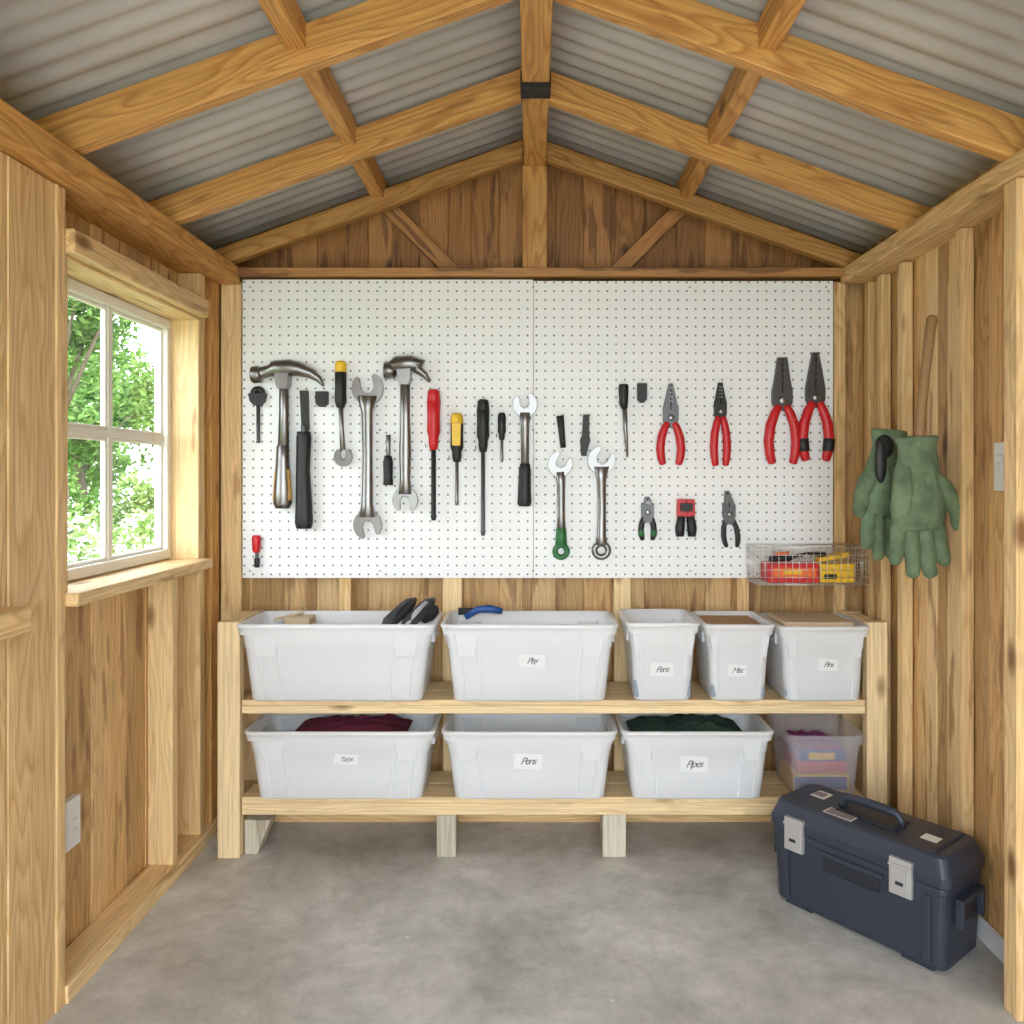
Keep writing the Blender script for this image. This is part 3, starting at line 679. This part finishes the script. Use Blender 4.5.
# ------------------------------------------------------------------ toolbox
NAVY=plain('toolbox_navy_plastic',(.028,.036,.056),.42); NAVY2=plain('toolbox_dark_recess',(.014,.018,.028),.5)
LATCH=plain('latch_silver',(.55,.55,.55),.35,.5); STK=plain('sticker_paper',(.75,.74,.70),.5,var=.15,scale=60); STK2=plain('sticker_print',(.25,.2,.2),.5,var=.8,scale=120)
A=Vector((.808,2.745,0)); B=Vector((1.185,2.275,0)); ux=(B-A).normalized(); TL=(B-A).length; TD=.268
uy=Vector((-ux.y,ux.x,0)); 
if uy.x<0: uy=-uy
ctr=(A+B)/2+uy*TD/2
tbx=empty('toolbox',ctr); tbx.rotation_euler=(0,0,math.atan2(ux.y,ux.x)); tbx.scale=(1,1,1.08)
def ring_loft(mb,levels,mat):
    vs=[p for l in levels for p in l]; k=len(levels[0]); fs=[]
    for i in range(len(levels)-1):
        for j in range(k): fs.append((i*k+j,i*k+(j+1)%k,(i+1)*k+(j+1)%k,(i+1)*k+j))
    fs.append(tuple(reversed(range(k)))); fs.append(tuple((len(levels)-1)*k+j for j in range(k)))
    mb.add(vs,fs,mat,False)
mb=MB(); W,Dp=TL,TD
ring_loft(mb,[rr(W*.93,Dp*.86,.03,.012),rr(W*.94,Dp*.88,.034,.02),rr(W*.965,Dp*.935,.03,.215),rr(W*.975,Dp*.945,.03,.222),rr(W*.975,Dp*.945,.03,.236)],NAVY)
o=mb.obj('box_body',.004,seg=2); o.parent=tbx
mb=MB()
ring_loft(mb,[rr(W*.985,Dp*.965,.028,.238),rr(W,Dp*.99,.03,.243),rr(W,Dp*.99,.03,.268),rr(W*.985,Dp*.96,.03,.278),rr(W*.95,Dp*.85,.034,.312),rr(W*.93,Dp*.80,.034,.318)],NAVY)
o=mb.obj('lid',.004,seg=2); o.parent=tbx
mb=MB()
for sx in (-1,1): mb.box(sx*W*.33-.05,sx*W*.33+.05,-Dp*.40,Dp*.40,0,.016,NAVY)
for sy in (-1,1):
    yf=sy*Dp*.465
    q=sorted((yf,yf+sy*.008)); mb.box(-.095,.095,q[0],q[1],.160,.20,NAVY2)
    mb.box(-.105,.105,q[0],q[1],.20,.215,NAVY)
    for sx in (-1,1):
        q=sorted((sy*Dp*.455,sy*Dp*.455+sy*.008)); mb.box(sx*.235-.012,sx*.235+.012,q[0]-.0,q[1],.03,.21,NAVY)
for sx in (-1,1):
    mb.box(sx*.235-.012,sx*.235+.012,-Dp*.37,Dp*.37,.312,.323,NAVY)
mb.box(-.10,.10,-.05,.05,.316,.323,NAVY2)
for sx in (-1,1):
    x=sx*W*.485
    q=sorted((x,x+sx*.024))
    mb.box(q[0],q[1],-.075,.075,.19,.205,NAVY)
    mb.box(q[0],q[1],-.075,-.06,.125,.19,NAVY); mb.box(q[0],q[1],.06,.075,.125,.19,NAVY)
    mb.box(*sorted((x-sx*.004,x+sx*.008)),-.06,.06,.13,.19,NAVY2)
o=mb.obj('moulded_details',.003,seg=2); o.parent=tbx
mb=MB()
mb.tube([((-.10,0,.318),.011),((-.098,0,.335),.011),((-.085,0,.350),.012),((-.05,0,.354),.0135),((.05,0,.354),.0135),((.085,0,.350),.012),((.098,0,.335),.011),((.10,0,.318),.011)],NAVY,12,1,(0,1,0))
o=mb.obj('carry_handle'); o.parent=tbx
mb=MB()
for x in (-.195,.165):
    yf=-Dp*.5
    mb.box(x-.034,x+.034,yf-.010,yf+.006,.185,.285,LATCH); mb.box(x-.027,x+.027,yf-.015,yf-.009,.205,.262,LATCH); mb.box(x-.036,x+.036,yf-.014,yf-.006,.262,.27,LATCH)
    mb.box(x-.012,x+.012,yf-.017,yf-.014,.215,.225,NAVY2)
o=mb.obj('latches',.003,seg=2); o.parent=tbx
mb=MB()
for x,y,a,c,d in ((-.20,.03,.03,STK,.03),(-.07,-.065,.045,STK2,.022),(-.07,-.065,.05,STK,.026),(.20,-.01,.03,STK,.022),(-.20,.03,.02,STK2,.018)):
    z=.3185+(.0006 if c is STK2 else 0)
    mb.box(x-a,x+a,y-d,y+d,z,z+.0006,c)
o=mb.obj('stickers'); o.parent=tbx

# ------------------------------------------------------------------ gloves + stick
m,nt,b=newmat('green_glove_knit'); L=nt.links.new
tc=N(nt,'ShaderNodeTexCoord'); n1=N(nt,'ShaderNodeTexNoise'); n1.inputs['Scale'].default_value=18; n1.inputs['Detail'].default_value=4; L(tc.outputs['Object'],n1.inputs[0])
L(ramp(nt,n1.outputs[0],[(.3,(.09,.135,.075)),(.7,(.165,.235,.13))]),b.inputs['Base Color']); b.inputs['Roughness'].default_value=.85
GLV=m
def glove(mir,scale):
    mb=MB(); V=lambda x,y,z:Vector((x*mir,y,z))*scale
    N0=(0,1,0)
    mb.tube([(V(0,0,.012),.050*scale),(V(0,0,.006),.054*scale),(V(0,0,-.01),.050*scale),(V(0,0,-.035),.049*scale),(V(0,0,-.06),.054*scale),(V(0,0,-.10),.064*scale),(V(.002,0,-.15),.070*scale),(V(.0,0,-.185),.067*scale),(V(0,0,-.205),.056*scale)],GLV,24,.5,N0)
    for x,x2,z1,r in ((-.049,-.068,-.268,.0165),(-.017,-.024,-.300,.0178),(.016,.020,-.304,.0180),(.047,.058,-.278,.0168)):
        mb.tube([(V(x*.8,0,-.16),r*1.1*scale),(V(x,.003,-.19),r*1.05*scale),(V((x+x2)/2,-.004,(z1-.19)/2-.01),r*1.1*scale),(V(x2,-.012,z1),r*scale)],GLV,14,.85,N0)
        mb.ball(V(x2,-.012,z1),r*scale,GLV,(1,.85,1.1),8)
    mb.tube([(V(.03,0,-.08),.024*scale),(V(.064,-.008,-.115),.022*scale),(V(.088,-.014,-.155),.0195*scale),(V(.094,-.018,-.195),.0175*scale)],GLV,14,.9,N0)
    mb.ball(V(.094,-.018,-.195),.0175*scale,GLV,(1,.9,1.2),8)
    for k in range(3): mb.tube([(V(-.04+.03*k,-.02,-.06),.006*scale),(V(-.042+.034*k,-.028,-.11),.007*scale),(V(-.045+.036*k,-.024,-.165),.004*scale)],GLV,8)
    return mb
gl=empty('garden_gloves',(1.25,2.62,1.58))
def mkglove(name,mir,sc,loc,rot):
    mb=glove(mir,sc); o=mb.obj(name)
    r=o.modifiers.new('remesh','REMESH'); r.mode='VOXEL'; r.voxel_size=.004; r.use_smooth_shade=True
    s=o.modifiers.new('smooth','SMOOTH'); s.iterations=2; s.factor=.5
    tx=D.textures.new(name+'_wrinkle','CLOUDS'); tx.noise_scale=.035
    d=o.modifiers.new('wrinkle','DISPLACE'); d.texture=tx; d.strength=.010; d.mid_level=.5
    o.location=loc; o.rotation_euler=rot; at(gl,o); return o
mkglove('glove_front',1,1.38,(1.240,2.575,1.558),(.05,-.05,.18))
mkglove('glove_back',-1,1.33,(1.215,2.72,1.588),(.04,.05,.35))
mb=MB()
mb.ball(Vector((1.160,2.660,1.495)),.05,BK,(.40,.25,1.45),12); mb.ball(Vector((1.178,2.675,1.545)),.04,BK,(.8,.5,1.0),10)
o=mb.obj('black_lining'); at(gl,o)
STICK=plain('ash_handle',(.30,.165,.07),.55,var=.25,scale=40)
mb=MB(); mb.tube([((1.238,2.565,1.50),.015),((1.247,2.572,1.60),.0145),((1.268,2.58,1.78),.0155),((1.290,2.59,1.92),.0165),((1.296,2.59,1.955),.0175),((1.298,2.59,1.965),.012)],STICK,14)
child(mb.obj('wooden_handle'),empty('hand_cultivator',(1.25,2.62,1.5)))
mb=MB(); mb.tube([((1.41,2.74,1.40),.003),((1.24,2.74,1.405),.003),((1.235,2.74,1.415),.003)],STL,8); o=mb.obj('wall_hook'); at(gl,o)

# ------------------------------------------------------------------ electrical
WPL=plain('white_plastic_plate',(.78,.78,.76),.4); DK=plain('socket_dark',(.05,.05,.05),.5)
def plate(name,x,nx,y,z,sock):
    mb=MB()
    mb.box(*sorted((x,x+nx*.022)),y-.036,y+.036,z-.072,z+.072,WPL)
    mb.box(*sorted((x+nx*.022,x+nx*.027)),y-.018,y+.018,z-.034,z+.034,WPL)
    if sock:
        for dz in (-.018,.014):
            for dy in (-.006,.006): mb.box(*sorted((x+nx*.0265,x+nx*.0275)),y+dy-.001,y+dy+.001,z+dz-.004,z+dz+.004,DK)
    else: mb.box(*sorted((x+nx*.027,x+nx*.034)),y-.006,y+.006,z-.012,z+.012,WPL)
    mb.obj(name,.002,seg=2)
plate('light_switch',XR,-1,2.37,1.475,False)
plate('power_outlet',XL,1,2.37,.42,True)
plate('power_outlet',XR,-1,2.26,.27,True)

# ------------------------------------------------------------------ lights, world, camera
w=D.worlds.new('sky_world'); SC.world=w; w.use_nodes=True; nt=w.node_tree; bg=nt.nodes['Background']
tc=N(nt,'ShaderNodeTexCoord'); sx=N(nt,'ShaderNodeSeparateXYZ'); nt.links.new(tc.outputs['Generated'],sx.inputs[0])
cr=ramp(nt,sx.outputs['Z'],[(.0,(.89,.95,1.0)),(.6,(.78,.88,1.0))]); nt.links.new(cr,bg.inputs[0]); bg.inputs[1].default_value=7.1
sl=D.lights.new('sun','SUN'); sl.energy=8; sl.angle=math.radians(3); sl.color=(1,.97,.92)
so=D.objects.new('sun',sl); COL.objects.link(so); so.location=(5,-5,8)
so.rotation_euler=Vector((-.55,.35,-.85)).to_track_quat('-Z','Y').to_euler()
cd=D.cameras.new('camera'); cd.sensor_width=36; cd.lens=36*800/1024; cd.shift_x=-20/1024; cd.shift_y=-37/1024; cd.clip_start=.05
co=D.objects.new('camera',cd); COL.objects.link(co); co.location=(0,0,H); co.rotation_euler=(math.pi/2,0,0); SC.camera=co
SC.view_settings.view_transform='Standard'
